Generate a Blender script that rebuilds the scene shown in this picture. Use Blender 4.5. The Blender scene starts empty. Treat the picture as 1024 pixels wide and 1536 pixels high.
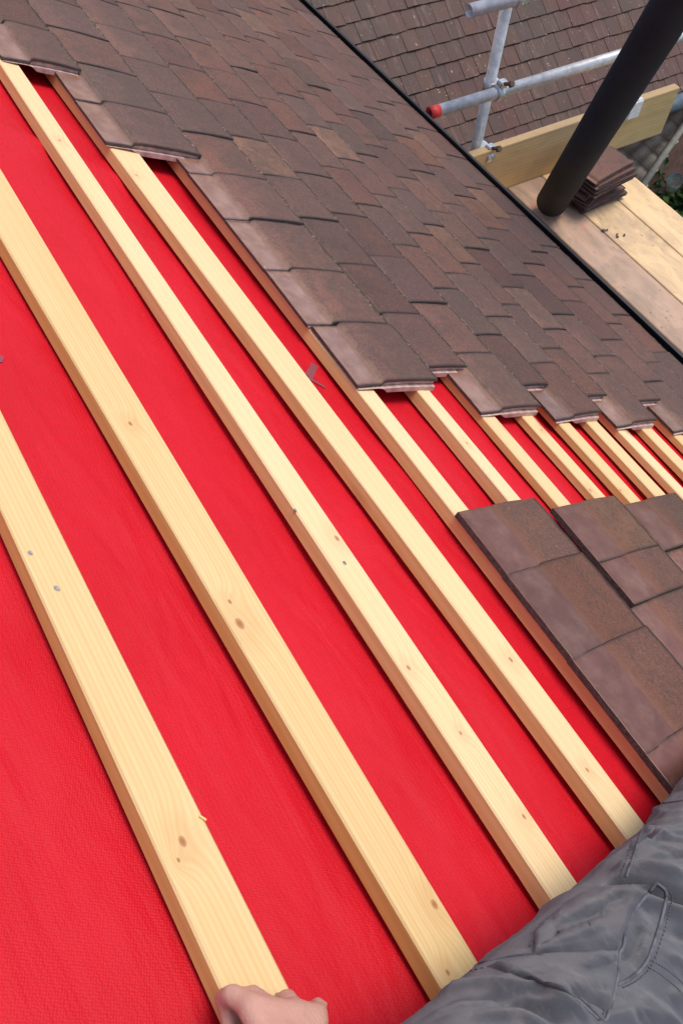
import bpy, bmesh, math, random
from mathutils import Vector, Matrix, noise
from mathutils.bvhtree import BVHTree
R_ = math.radians
C = bpy.context.scene.collection
S = 0.75                       # metres per layout unit
PIT = 0.48329977               # roof pitch
cp, sp = math.cos(PIT), math.sin(PIT)
F = 1280.99                    # focal length in photo pixels (1024 x 1536)
RX = Vector((0.5178791977507915, 0.8530487990670885, 0.0641005690029196)).normalized()
DN = Vector((0.7351390026289591, -0.40547280774668104, -0.5432885503948371)).normalized()
FW = RX.cross(DN).normalized()
CAM = Vector((0, sp, cp))

def W(u, v, w=0.0):            # roof frame (along battens, down the slope, off the roof) -> world metres
    return Vector((u, v*cp + w*sp, -v*sp + w*cp)) * S
def G(x, y, z): return Vector((x, y, z)) * S
ROOF = Matrix(((1, 0, 0), (0, cp, sp), (0, -sp, cp))).to_4x4()   # columns u, v, n
def ray(px, py): return (FW + RX*((px-512)/F) + DN*((py-768)/F))
def project(P):
    d = P/S - CAM; z = d.dot(FW)
    if z <= 0.01: return None
    return 512+F*d.dot(RX)/z, 768+F*d.dot(DN)/z
def onroof(px, py, w=0.0):
    r = ray(px, py); n = Vector((0, sp, cp)); t = -(1-w)/(r.dot(n)); P = CAM+r*t
    return P.x, P.y*cp-P.z*sp   # u, v
# ------------------------------------------------------------------ helpers
def link(o, parent=None):
    C.objects.link(o)
    if parent is not None: o.parent = parent
    return o
def tag(o, label=None, cat=None, group=None, kind=None):
    if label: o['label'] = label
    if cat: o['category'] = cat
    if group: o['group'] = group
    if kind or label: o['kind'] = kind or 'thing'
    return o
def empty(name, loc=(0, 0, 0), rot=None):
    o = bpy.data.objects.new(name, None); o.empty_display_size = .05
    if rot is not None: o.matrix_world = Matrix.Translation(loc) @ rot
    else: o.location = loc
    return link(o)
def mesh_obj(name, bm, mat, parent=None, smooth=False, mats=None):
    me = bpy.data.meshes.new(name); bmesh.ops.recalc_face_normals(bm, faces=bm.faces) if not getattr(bm, 'keep', False) else None
    bm.to_mesh(me); bm.free()
    for m in (mats or [mat]): me.materials.append(m)
    if smooth:
        for p in me.polygons: p.use_smooth = True
    o = bpy.data.objects.new(name, me); return link(o, parent)
def box(bm, x0, x1, y0, y1, z0, z1, M=None, mi=0):
    vs = [bm.verts.new((x, y, z)) for z in (z0, z1) for x, y in ((x0, y0), (x1, y0), (x1, y1), (x0, y1))]
    for f in ((3,2,1,0), (4,5,6,7), (0,1,5,4), (1,2,6,5), (2,3,7,6), (3,0,4,7)):
        fc = bm.faces.new([vs[i] for i in f]); fc.material_index = mi
    if M: bmesh.ops.transform(bm, matrix=M, verts=vs)
    return vs
def tube(bm, pts, r, seg=20, cap=True, r2=None, hollow=None):
    pts = [Vector(p) for p in pts]; rings = []
    n = len(pts); up = None
    for i, p in enumerate(pts):
        t = (pts[min(i+1, n-1)]-pts[max(i-1, 0)]).normalized()
        if up is None:
            up = Vector((0, 0, 1)) if abs(t.z) < .9 else Vector((1, 0, 0))
        a = t.cross(up).normalized(); b = a.cross(t).normalized(); up = b
        rr = r if r2 is None else r+(r2-r)*i/(n-1)
        rings.append([bm.verts.new(p+(a*math.cos(k*2*math.pi/seg)+b*math.sin(k*2*math.pi/seg))*rr) for k in range(seg)])
    for A, B in zip(rings, rings[1:]):
        for k in range(seg): bm.faces.new((A[k], A[(k+1) % seg], B[(k+1) % seg], B[k])).smooth = True
    if hollow:
        for A, inward in ((rings[0], 1), (rings[-1], -1)):
            c = sum((v.co for v in A), Vector())/seg
            t = (pts[1]-pts[0]).normalized() if inward == 1 else (pts[-2]-pts[-1]).normalized()
            I1 = [bm.verts.new(c+(v.co-c)*hollow) for v in A]; I2 = [bm.verts.new(v.co+t*min(r*3, (pts[-1]-pts[0]).length*.42)) for v in I1]
            for k in range(seg):
                q = (k+1) % seg
                bm.faces.new((A[k], A[q], I1[q], I1[k])); bm.faces.new((I1[k], I1[q], I2[q], I2[k])).smooth = True
            bm.faces.new(I2)
    elif cap:
        bm.faces.new(rings[0]); bm.faces.new(rings[-1])
# ------------------------------------------------------------------ materials
class N:
    def __init__(s, name):
        s.m = bpy.data.materials.new(name); s.m.use_nodes = True; s.t = s.m.node_tree
        s.b = s.t.nodes['Principled BSDF']; s.tc = s.t.nodes.new('ShaderNodeTexCoord')
        s.L = s.t.links.new
    def n(s, ty, ins=None, **kw):
        nd = s.t.nodes.new('ShaderNode'+ty)
        for k, v in kw.items(): setattr(nd, k, v)
        for k, v in (ins or {}).items():
            if hasattr(v, 'is_output') or isinstance(v, bpy.types.NodeSocket): s.L(v, nd.inputs[k])
            else: nd.inputs[k].default_value = v
        return nd
    def noise(s, vec, scale, detail=4, rough=.55, dist=0, out='Fac'):
        return s.n('TexNoise', {'Vector': vec, 'Scale': scale, 'Detail': detail, 'Roughness': rough, 'Distortion': dist}).outputs[out]
    def map(s, vec, scale=(1,1,1), loc=(0,0,0), rot=(0,0,0)):
        return s.n('Mapping', {'Vector': vec, 'Scale': scale, 'Location': loc, 'Rotation': rot}).outputs[0]
    def ramp(s, fac, stops, interp='LINEAR'):
        nd = s.n('ValToRGB', {'Fac': fac}); cr = nd.color_ramp; cr.interpolation = interp
        while len(cr.elements) < len(stops): cr.elements.new(.5)
        for e, (p, c) in zip(cr.elements, stops):
            e.position = p; e.color = (c, c, c, 1) if isinstance(c, (int, float)) else (*c, 1)
        return nd.outputs[0]
    def mix(s, fac, a, b, bt='MIX'):
        nd = s.n('Mix', data_type='RGBA', blend_type=bt)
        for i, v in ((0, fac), (6, a), (7, b)):
            if isinstance(v, bpy.types.NodeSocket): s.L(v, nd.inputs[i])
            else: nd.inputs[i].default_value = v if i == 0 else (*v, 1) if len(v) == 3 else v
        return nd.outputs[2]
    def math(s, op, a, b=0.0, c=None, clamp=False):
        nd = s.n('Math', operation=op, use_clamp=clamp)
        for i, v in enumerate((a, b) if c is None else (a, b, c)):
            if isinstance(v, bpy.types.NodeSocket): s.L(v, nd.inputs[i])
            else: nd.inputs[i].default_value = v
        return nd.outputs[0]
    def bump(s, h, strength=.5, dist=.001, prev=None):
        ins = {'Height': h, 'Strength': strength, 'Distance': dist}
        if prev is not None: ins['Normal'] = prev
        return s.n('Bump', ins).outputs[0]
    def set(s, **kw):
        for k, v in kw.items():
            k = {'col': 'Base Color', 'rough': 'Roughness', 'metal': 'Metallic', 'nrm': 'Normal', 'spec': 'Specular IOR Level', 'sss': 'Subsurface Weight'}.get(k, k)
            if isinstance(v, bpy.types.NodeSocket): s.L(v, s.b.inputs[k])
            else: s.b.inputs[k].default_value = (*v, 1) if isinstance(v, tuple) and len(v) == 3 and s.b.inputs[k].type == 'RGBA' else v
        return s.m
def addv(n, vec, val, sc):     # offset a vector by a scalar * vector
    m = n.n('VectorMath', {0: sc, 'Scale': val}, operation='SCALE')
    return n.n('VectorMath', {0: vec, 1: m.outputs[0]}, operation='ADD').outputs[0]

def mat_wood(name, knots=(), tint=(1, 1, 1), base=((.76, .565, .30), (.64, .42, .175)), dirt=0.0, seed=0.0):
    n = N(name); v = n.tc.outputs['Object']
    rnd = n.n('ObjectInfo').outputs['Random']
    v2 = addv(n, v, n.math('MULTIPLY_ADD', rnd, 37.0, seed), (1, .31, .17))
    warp = n.noise(n.map(v2, (1.3, 9, 9)), 1.0, 2)
    x = n.n('SeparateXYZ', {0: v2})
    g = n.math('ADD', n.math('MULTIPLY', x.outputs[1], 1.0), n.math('MULTIPLY', x.outputs[2], .35))
    g = n.math('ADD', g, n.math('MULTIPLY', warp, .010))
    kn = None
    for (ku, kv, kr) in knots:   # object-space metres on the top face
        d = n.n('VectorMath', {0: n.n('VectorMath', {0: v, 1: (ku, kv, 0)}, operation='SUBTRACT').outputs[0], 1: (1/1.6, 1, .15)}, operation='MULTIPLY').outputs[0]
        L = n.n('VectorMath', {0: d}, operation='LENGTH').outputs[1]
        e = n.math('POWER', 2.718, n.math('MULTIPLY', n.math('POWER', n.math('DIVIDE', L, kr*2.4), 2.0), -1.0))
        g = n.math('ADD', g, n.math('MULTIPLY', e, .012))
        halo = e if kn is None else n.math('MAXIMUM', halo, e)
        core = n.math('SUBTRACT', 1.0, n.math('DIVIDE', L, kr*.45), clamp=True)
        kn = core if kn is None else n.math('MAXIMUM', kn, core)
    ring = n.math('SINE', n.math('MULTIPLY', g, 1050.0))
    ring2 = n.math('SINE', n.math('MULTIPLY', g, 410.0))
    fib = n.noise(n.map(v2, (12, 420, 420)), 1.0, 3)
    blot = n.noise(n.map(v2, (2, 14, 14)), 1.0, 3)
    f = n.math('ADD', n.math('MULTIPLY', ring, .15), n.math('MULTIPLY', ring2, .07))
    f = n.math('ADD', f, n.math('MULTIPLY', fib, .35)); f = n.math('ADD', f, n.math('MULTIPLY', blot, .55))
    col = n.ramp(f, [(.10, base[0]), (.95, base[1])])
    # small random pin knots
    vor = n.n('TexVoronoi', {'Vector': n.map(v2, (2.6, 9, 9)), 'Scale': 1.0}); 
    pk = n.ramp(vor.outputs['Distance'], [(.035, 1), (.11, 0)])
    pk = n.math('MULTIPLY', pk, n.ramp(n.noise(v2, 2.3, 0), [(.45, 0), (.6, 1)]))
    col = n.mix(n.math('MULTIPLY', pk, .75), col, (.27, .10, .035))
    if kn is not None:
        col = n.mix(n.ramp(kn, [(0, 0), (.2, .6), (.7, .95)]), col, (.30, .115, .045))
        col = n.mix(n.math('MULTIPLY', n.ramp(halo, [(.25, 0), (.8, 1)]), .22), col, (.56, .27, .11))
    hs = n.n('HueSaturation', {'Color': col, 'Value': n.math('MULTIPLY_ADD', rnd, .16, .92), 'Saturation': n.math('MULTIPLY_ADD', rnd, -.14, 1.05)}).outputs[0]
    col = n.mix(1.0, hs, tint, 'MULTIPLY')
    if dirt > 0:
        st = n.noise(n.map(v2, (3.5, 9, 9)), 1.0, 6, .65, 1.2)
        st2 = n.noise(n.map(v2, (26, 50, 50)), 1.0, 5, .7)
        col = n.mix(n.math('MULTIPLY', n.ramp(st, [(.42, 0), (.68, 1)]), dirt), col, (.30, .215, .15))
        col = n.mix(n.math('MULTIPLY', n.ramp(st2, [(.62, 0), (.72, 1)]), dirt*.9), col, (.12, .10, .085))
        col = n.mix(n.math('MULTIPLY', n.ramp(n.noise(n.map(v2, (5, 11, 9), (3, 3, 1)), 1.0, 4), [(.66, 0), (.74, 1)]), dirt*.7), col, (.55, .12, .09))
    return n.set(col=col, rough=n.math('MULTIPLY_ADD', fib, .2, .48), spec=.35,
                 nrm=n.bump(n.math('ADD', n.math('MULTIPLY', fib, 1.0), n.math('MULTIPLY', ring, .25)), .35, .0004))

def mat_tile(name, strip, soft, patch=False, LEN=.25):
    n = N(name); v = n.tc.outputs['Object']; oi = n.n('ObjectInfo'); rnd = oi.outputs['Random']
    v2 = addv(n, v, n.math('MULTIPLY', rnd, 91.0), (1, .7, .4))
    wn = n.n('TexWhiteNoise', {'W': rnd}, noise_dimensions='1D').outputs['Value']
    base = n.ramp(rnd, [(0, (.160, .080, .070)), (.14, (.105, .068, .066)), (.28, (.185, .092, .070)), (.42, (.125, .085, .078)), (.55, (.150, .075, .066)),
                        (.66, (.215, .105, .070)), (.74, (.240, .145, .092)), (.82, (.080, .066, .060)), (.90, (.175, .088, .076)), (1, (.185, .120, .085))])
    big = n.noise(v2, 13, 5, .65, .6)
    base = n.mix(n.ramp(big, [(.48, 0), (.68, .7)]), base, (.068, .055, .052))          # dark weathering
    base = n.mix(n.ramp(n.noise(n.map(v2, (1, 1, 1), (5, 2, 1)), 9, 3), [(.56, 0), (.72, .35)]), base, (.22, .120, .072))   # ochre patches
    base = n.mix(n.ramp(n.noise(v2, 70, 5, .7), [(.35, 0), (.75, .30)]), base, (.19, .125, .105))
    base = n.mix(n.ramp(n.noise(v2, 130, 5, .8), [(.36, .6), (.52, 0)]), base, (.050, .036, .033))
    base = n.mix(n.ramp(n.noise(v2, 170, 4, .8), [(.54, 0), (.72, .55)]), base, (.30, .20, .16))
    grain = n.noise(v2, 430, 3, .75)
    base = n.mix(n.ramp(grain, [(.56, 0), (.72, .65)]), base, (.30, .20, .165))
    base = n.mix(n.ramp(n.noise(v2, 420, 3, .7), [(.30, .55), (.5, 0)]), base, (.06, .042, .038))
    base = n.mix(n.ramp(grain, [(.32, .75), (.45, 0)]), base, (.035, .026, .024))
    spots = n.noise(v2, 240, 1, .5)
    base = n.mix(n.ramp(spots, [(.74, 0), (.77, .5)]), base, (.38, .35, .31))
    y = n.n('SeparateXYZ', {0: v}).outputs[1]
    yy = n.math('ADD', y, n.math('MULTIPLY', n.math('SUBTRACT', n.noise(v, 55, 4, .65), .5), soft))
    s1 = strip*S
    head = n.ramp(n.math('DIVIDE', yy, s1*2), [(.44, 1), (.53, 0)])
    cl = (.25, .175, .148) if not patch else (.17, .095, .085)
    clean = n.mix(n.ramp(n.noise(v2, 26, 5, .6), [(.35, 0), (.65, 1)]), cl, (cl[0]*.70, cl[1]*.60, cl[2]*.56))
    clean = n.mix(n.ramp(n.noise(v2, 600, 2), [(.62, 0), (.72, .4)]), clean, (.07, .045, .04))
    clean = n.mix(n.ramp(n.noise(v2, 20, 6, .65), [(.52, 0), (.75, .35)]), clean, (.33, .26, .23))
    if patch:
        orange = n.ramp(n.math('DIVIDE', yy, s1*2), [(.36, 0), (.50, .6), (.54, .4), (.66, 0)])
        base = n.mix(orange, base, (.19, .092, .055))
    else:
        edge = n.ramp(n.math('DIVIDE', yy, s1*2), [(.44, 0), (.5, .45), (.58, 0)])
        base = n.mix(edge, base, (.30, .25, .19))
    # dark line along the tail and side edges
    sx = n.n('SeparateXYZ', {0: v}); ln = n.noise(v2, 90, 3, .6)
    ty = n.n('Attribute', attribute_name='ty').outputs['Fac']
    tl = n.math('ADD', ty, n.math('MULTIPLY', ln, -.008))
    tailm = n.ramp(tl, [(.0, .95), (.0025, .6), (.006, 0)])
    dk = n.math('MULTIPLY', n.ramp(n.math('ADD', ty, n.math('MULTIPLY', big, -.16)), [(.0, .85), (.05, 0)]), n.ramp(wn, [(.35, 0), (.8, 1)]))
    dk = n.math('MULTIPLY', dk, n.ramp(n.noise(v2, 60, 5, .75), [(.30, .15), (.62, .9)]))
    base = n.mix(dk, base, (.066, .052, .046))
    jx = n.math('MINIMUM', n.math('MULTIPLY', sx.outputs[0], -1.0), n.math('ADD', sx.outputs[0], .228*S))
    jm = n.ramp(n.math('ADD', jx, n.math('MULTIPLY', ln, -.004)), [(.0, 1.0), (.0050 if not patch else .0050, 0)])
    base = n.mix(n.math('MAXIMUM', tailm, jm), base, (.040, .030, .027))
    base = n.mix(n.math('MULTIPLY', tailm, n.ramp(n.noise(v2, 150, 2), [(.60, 0), (.66, 0 if patch else .8)])), base, (.40, .37, .33))
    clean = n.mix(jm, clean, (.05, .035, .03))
    col = n.mix(head, base, clean)
    col = n.mix(1.0, col, (.93, .77, .68) if not patch else (.98, .76, .62), 'MULTIPLY')
    hs = n.n('HueSaturation', {'Color': col, 'Value': n.math('MULTIPLY_ADD', wn, .55, .74), 'Saturation': 1.0}).outputs[0]
    # edges where the clay body is bare (side lock, broken tail) via slot
    rough = n.mix(head, (.72, .72, .72), (.22, .22, .22) if not patch else (.27, .27, .27))
    h = n.math('ADD', n.math('MULTIPLY', grain, n.math('SUBTRACT', 1.0, n.math('MULTIPLY', head, .8))), n.math('MULTIPLY', big, .8))
    return n.set(col=hs, rough=rough, spec=.35, nrm=n.bump(h, .6, .0010))

def mat_simple(name, col, rough=.5, metal=0, nscale=30, var=.25, bump=.0, bscale=200, spec=.5, bdist=.001):
    n = N(name); v = n.tc.outputs['Object']
    f = n.noise(v, nscale, 5, .6)
    d = tuple(c*(1-var) for c in col); l = tuple(min(1, c*(1+var)) for c in col)
    kw = dict(col=n.ramp(f, [(.3, d), (.7, l)]), rough=rough, metal=metal, spec=spec)
    if bump: kw['nrm'] = n.bump(n.noise(v, bscale, 3), bump, bdist)
    return n.set(**kw)

M = {}
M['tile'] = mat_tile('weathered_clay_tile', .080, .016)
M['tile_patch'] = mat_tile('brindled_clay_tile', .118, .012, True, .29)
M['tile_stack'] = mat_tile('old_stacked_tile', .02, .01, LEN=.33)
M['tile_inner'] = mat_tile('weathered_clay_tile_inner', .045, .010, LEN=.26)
M['tile_core'] = mat_simple('bare_clay', (.50, .34, .29), .55, 0, 60, .35, .5, 300)
M['tile_dark'] = mat_simple('dirty_tile_edge', (.085, .058, .050), .8, 0, 120, .5, .8, 260, bdist=.002)
M['black_plastic'] = mat_simple('black_plastic', (.012, .012, .013), .38, 0, 20, .3)
M['gutter'] = mat_simple('black_gutter_plastic', (.010, .010, .011), .45, 0, 20, .3)
M['galv'] = mat_simple('galvanised_steel', (.62, .62, .60), .42, .45, 28, .28, .3, 90)
M['galv_bright'] = mat_simple('zinc_fitting', (.62, .62, .60), .35, .8, 60, .3, .3, 150)
M['band'] = mat_simple('worn_end_paint', (.50, .47, .42), .6, 0, 40, .35)
M['nail'] = mat_simple('dull_nail', (.26, .25, .235), .45, .6, 400, .4)
M['rust'] = mat_simple('rusty_bolt', (.14, .09, .06), .6, .5, 90, .4)
M['red_cap'] = mat_simple('red_paint', (.55, .03, .025), .5, 0, 60, .25)
M['dark_in'] = mat_simple('dark_cavity', (.02, .015, .015), .9)
M['white_tape'] = mat_simple('white_paint', (.72, .72, .70), .5, 0, 60, .15)
M['brick'] = mat_simple('red_brick_wall', (.32, .15, .10), .85, 0, 14, .3, .4, 60)
M['deck'] = mat_simple('rafter_wood', (.42, .28, .15), .7, 0, 10, .2)

# ------------------------------------------------------------------ world, sun, camera
sc = bpy.context.scene
w = bpy.data.worlds.new('World'); sc.world = w; w.use_nodes = True
nt = w.node_tree; sky = nt.nodes.new('ShaderNodeTexSky'); sky.sky_type = 'NISHITA'; sky.sun_disc = False
SUN_EL, SUN_AZ = 70, 5         # azimuth measured from +y towards -x is negative
sky.sun_elevation = R_(SUN_EL); sky.sun_rotation = R_(SUN_AZ); sky.air_density = .7; sky.dust_density = 2.0; sky.ozone_density = .35
bg = nt.nodes['Background']; nt.links.new(sky.outputs[0], bg.inputs[0]); bg.inputs[1].default_value = .15
sl = bpy.data.lights.new('sun', 'SUN'); sl.energy = 1.35; sl.angle = R_(26); sl.color = (1, .91, .80)
so = bpy.data.objects.new('sun', sl); link(so)
sd = Vector((math.sin(R_(SUN_AZ))*math.cos(R_(SUN_EL)), math.cos(R_(SUN_AZ))*math.cos(R_(SUN_EL)), math.sin(R_(SUN_EL))))
so.rotation_euler = (-sd).to_track_quat('-Z', 'Y').to_euler(); so.location = (0, 0, 6)
cd = bpy.data.cameras.new('camera'); cam = bpy.data.objects.new('camera', cd); link(cam)
cam.matrix_world = Matrix.Translation(CAM*S) @ Matrix((( RX.x, -DN.x, -FW.x), (RX.y, -DN.y, -FW.y), (RX.z, -DN.z, -FW.z))).to_4x4()
cd.sensor_fit = 'VERTICAL'; cd.sensor_height = 36; cd.lens = 36*F/1536; cd.clip_start = .02; cd.clip_end = 500
sc.camera = cam
sc.view_settings.view_transform = 'Standard'; sc.view_settings.look = 'None'; sc.view_settings.exposure = 0.76; sc.view_settings.gamma = 1

# ------------------------------------------------------------------ ground
GZ = -4.9
n = N('garden_grass'); v = n.tc.outputs['Object']
col = n.ramp(n.noise(v, 3, 6, .7), [(.3, (.035, .075, .015)), (.7, (.09, .15, .03))])
col = n.mix(n.ramp(n.noise(v, 60, 4), [(.5, 0), (.75, .6)]), col, (.16, .17, .06))
M['grass'] = n.set(col=col, rough=.9, nrm=n.bump(n.noise(v, 90, 4), 1, .02))
bm = bmesh.new(); bmesh.ops.create_grid(bm, x_segments=40, y_segments=40, size=150)
tag(mesh_obj('ground', bm, M['grass']), kind='structure').location = (0, 0, GZ*S)

# ------------------------------------------------------------------ red roofing membrane
EAVE = 3.25
def rise(v): return .015*max(0, min(1, (v-1.70)/.12))
def mem_w(u, v):
    a = noise.noise(Vector((u*1.1, v*1.5, 3.1)))*.009 + noise.noise(Vector((u*3.1+4, v*2.2, 7.7)))*.0035
    a += .010*math.exp(-((u+2.14+.12*math.sin(v*3)-.25*(v-1.0))/.035)**2)*(1 if v < 1.35 else 0)*max(0, min(1, (1.35-v)*5))
    # long soft puckers running down from the battens
    a += .0035*max(0, noise.noise(Vector((u*5+v*2.0, v*1.0, 1.3))))
    a += .005*abs(noise.noise(Vector((u*2.6+v*1.2, v*1.3-u*.4, 11.0))))
    return rise(v) - .0490 + a*1.25 + (.006 if u > .3 else 0)
n = N('red_breather_membrane'); v = n.tc.outputs['Object']
vo = n.n('TexVoronoi', {'Vector': n.map(v, (1, 1.25, 1), rot=(0, 0, .5)), 'Scale': 360.0, 'Randomness': .42}, feature='F1').outputs['Distance']
fine = n.noise(v, 900, 2)
soft = n.noise(v, 4, 4, .55)
col = n.mix(n.ramp(soft, [(.3, 0), (.7, 1)]), (.55, .0035, .014), (.63, .006, .021))
col = n.mix(n.ramp(vo, [(.0, 0), (.85, .42)]), col, (.36, .0015, .006))
h = n.math('ADD', n.math('MULTIPLY', vo, -1.0), n.math('MULTIPLY', fine, .25))
M['membrane'] = n.set(col=col, rough=.58, spec=.24, nrm=n.bump(h, .6, .0011, n.bump(n.math('ADD', n.noise(n.map(v, (3.2, 5, 4)), 1.2, 3, .5), n.math('MULTIPLY', n.noise(n.map(v, (3, 13, 3), rot=(0, 0, .5)), 1.3, 2, .5, 1.0), .35)), .9, .020)))
bm = bmesh.new(); nu, nv = 250, 150; U0, U1, V0, V1 = -5.6, 1.6, -1.2, EAVE-.02
grid = [[bm.verts.new(W(U0+(U1-U0)*i/nu, V0+(V1-V0)*j/nv, min(-.0352+.8*rise(V0+(V1-V0)*j/nv), mem_w(U0+(U1-U0)*i/nu, V0+(V1-V0)*j/nv)))) for j in range(nv+1)] for i in range(nu+1)]
for i in range(nu):
    for j in range(nv): bm.faces.new((grid[i][j], grid[i+1][j], grid[i+1][j+1], grid[i][j+1]))
membrane = mesh_obj('roofing_membrane', bm, M['membrane'], smooth=True)
tag(membrane, 'bright red embossed roofing underlay sheet spread beneath the wooden battens', 'roofing underlay')
n = N('grey_printed_ink'); M['ink'] = n.set(col=n.mix(n.ramp(n.noise(n.tc.outputs['Object'], 420, 2), [(.4, 0), (.6, 1)]), (.30, .03, .045), (.15, .06, .075)), rough=.6)
def mark(poly):
    bm = bmesh.new(); pts = []
    for px, py in poly:
        u, v = onroof(px, py, -.048); pts.append((u, v))
    # subdivided quad following the sheet
    k = 6; g = []
    for i in range(k+1):
        row = []
        for j in range(k+1):
            a, b = i/k, j/k
            u = (pts[0][0]*(1-a)+pts[1][0]*a)*(1-b)+(pts[3][0]*(1-a)+pts[2][0]*a)*b
            v = (pts[0][1]*(1-a)+pts[1][1]*a)*(1-b)+(pts[3][1]*(1-a)+pts[2][1]*a)*b
            row.append(bm.verts.new(W(u, v, min(-.0352+.8*rise(v), mem_w(u, v))+.0022)))
        g.append(row)
    for i in range(k):
        for j in range(k): bm.faces.new((g[i][j], g[i+1][j], g[i+1][j+1], g[i][j+1]))
    mesh_obj('printed_mark', bm, M['ink'], membrane, smooth=True)
mark([(466, 545), (477, 551), (468, 570), (457, 562)])
mark([(462, 566), (488, 581), (487, 583), (461, 569)])
mark([(505, 573), (509, 570), (523, 592), (519, 594)])
mark([(0, 536), (6, 538), (3, 546), (-6, 548)])

# roof structure below the sheet
house = tag(empty('brick_house', W(-2, 3.0, -.2)), 'brick house whose half stripped roof fills the picture, rafters and black gutter', 'house')
def under(o): o.parent = house; o.matrix_parent_inverse = house.matrix_basis.inverted(); return o
bm = bmesh.new()
for k in range(13):
    u = -5.4+.55*k; box(bm, u*S, (u+.065)*S, -1.2*S, (EAVE-.1)*S, -.22*S, -.072*S, ROOF)
under(mesh_obj('rafters', bm, M['deck']))
bm = bmesh.new(); box(bm, -5.6*S, 1.6*S, -1.2*S, (EAVE-.12)*S, -.26*S, -.23*S, ROOF); under(mesh_obj('ceiling_board', bm, M['deck']))
yw = (EAVE-.25)*cp
bm = bmesh.new(); box(bm, -5.6*S, 1.6*S, (yw-.3)*S, yw*S, GZ*S, (-EAVE*sp-.2)*S); under(mesh_obj('wall', bm, M['brick']))
bm = bmesh.new(); box(bm, -5.6*S, 1.6*S, (yw+.002)*S, (EAVE*cp-.02)*S, (-EAVE*sp-.25)*S, (-EAVE*sp-.1)*S); under(mesh_obj('fascia', bm, M['white_tape']))
# gutter: half-round trough just beyond the tile tails
bm = bmesh.new(); gr = .050; gy, gz = EAVE*cp+.006, -EAVE*sp+.022
sec = [(math.cos(a)*gr, math.sin(a)*gr) for a in [math.pi+math.pi*k/14 for k in range(15)]]
sec = [(sec[0][0], .012)]+sec+[(sec[-1][0], .012), (sec[-1][0]-.012, .012), (sec[-1][0]-.012, 0)]+[(math.cos(a)*(gr-.009), math.sin(a)*(gr-.009)) for a in [2*math.pi-math.pi*k/14 for k in range(15)]]
A = [bm.verts.new(G(-5.6, gy+y, gz+z)) for y, z in sec]; B = [bm.verts.new(G(1.6, gy+y, gz+z)) for y, z in sec]
for k in range(len(sec)-1): bm.faces.new((A[k], A[k+1], B[k+1], B[k]))
under(mesh_obj('gutter', bm, M['gutter'], smooth=False))

# ------------------------------------------------------------------ battens
BT = {1: [((0,762),(344,1514)),((0,612),(440,1492))], 2: [((87,500),(657,1470)),((0,250),(716,1438))],
 3: [((268,500),(830,1354)),((20,85),(869,1328))], 4: [((262,350),(897,1200)),((202,220),(957,1223))],
 5: [((600,669),(681,768)),((600,630),(703,764))], 6: [((628,587),(762,752)),((646,587),(782,750))],
 7: [((709,610),(839,759)),((728,607),(857,759))], 8: [((768,607),(895,750)),((786,607),(911,748))],
 9: [((825,623),(945,752)),((843,623),(962,752))], 10: [((870,623),(988,748)),((886,623),(1000,743))],
 11: [((913,630),(1013,738)),((928,630),(1024,735))], 12: [((952,633),(1024,706)),((966,632),(1024,690))]}
KN = {1: [(274,1262,.009),(268,1290,.004)], 2: [(652,1356,.0085),(360,935,.013),(345,902,.006),(196,635,.007),(672,1458,.005)], 3: [(505,808,.009),(612,1002,.007),(690,1100,.005),(785,1225,.006),(90,210,.007)],
      4: [(765,990,.008),(880,1155,.006),(430,600,.005),(205,262,.006)], 5: [(655,685,.006)], 6: [(700,665,.006)], 7: [(755,640,.006)], 8: [(885,735,.008),(812,645,.006)], 9:[(930,735,.005)]}
ORD = ['', 'first', 'second', 'third', 'fourth', 'fifth', 'sixth', 'seventh', 'eighth', 'ninth', 'tenth', 'eleventh', 'twelfth', 'thirteenth', 'fourteenth', 'fifteenth', 'sixteenth', 'seventeenth', 'eighteenth', 'nineteenth', 'twentieth', 'twenty-first', 'twenty-second', 'twenty-third', 'twenty-fourth', 'twenty-fifth', 'twenty-sixth']
vl = {}
random.seed(4)
BLAB = {1: 'widest looking pale pine batten nearest the camera, under the hand, with two nail heads',
 2: 'second pale pine batten from the lower left, large swirling knot halfway down',
 3: 'third pine batten from the lower left, ending beside the trouser pocket, nail near its middle',
 4: 'fourth pine batten from the lower left, half covered by the lifted tiles at top',
 5: 'pine batten carrying the nearest tiles of both the laid roof and the small tile patch'}
def mat_batten(k, org, ang):
    kn = []
    for px, py, r in KN.get(k, []):
        u, v = onroof(px, py)
        kn.append(((u-org[0])*S, (v-org[1])*S, r))
    return mat_wood('pine_batten_%d' % k, kn, seed=k*3.7)
TH = .034
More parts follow.
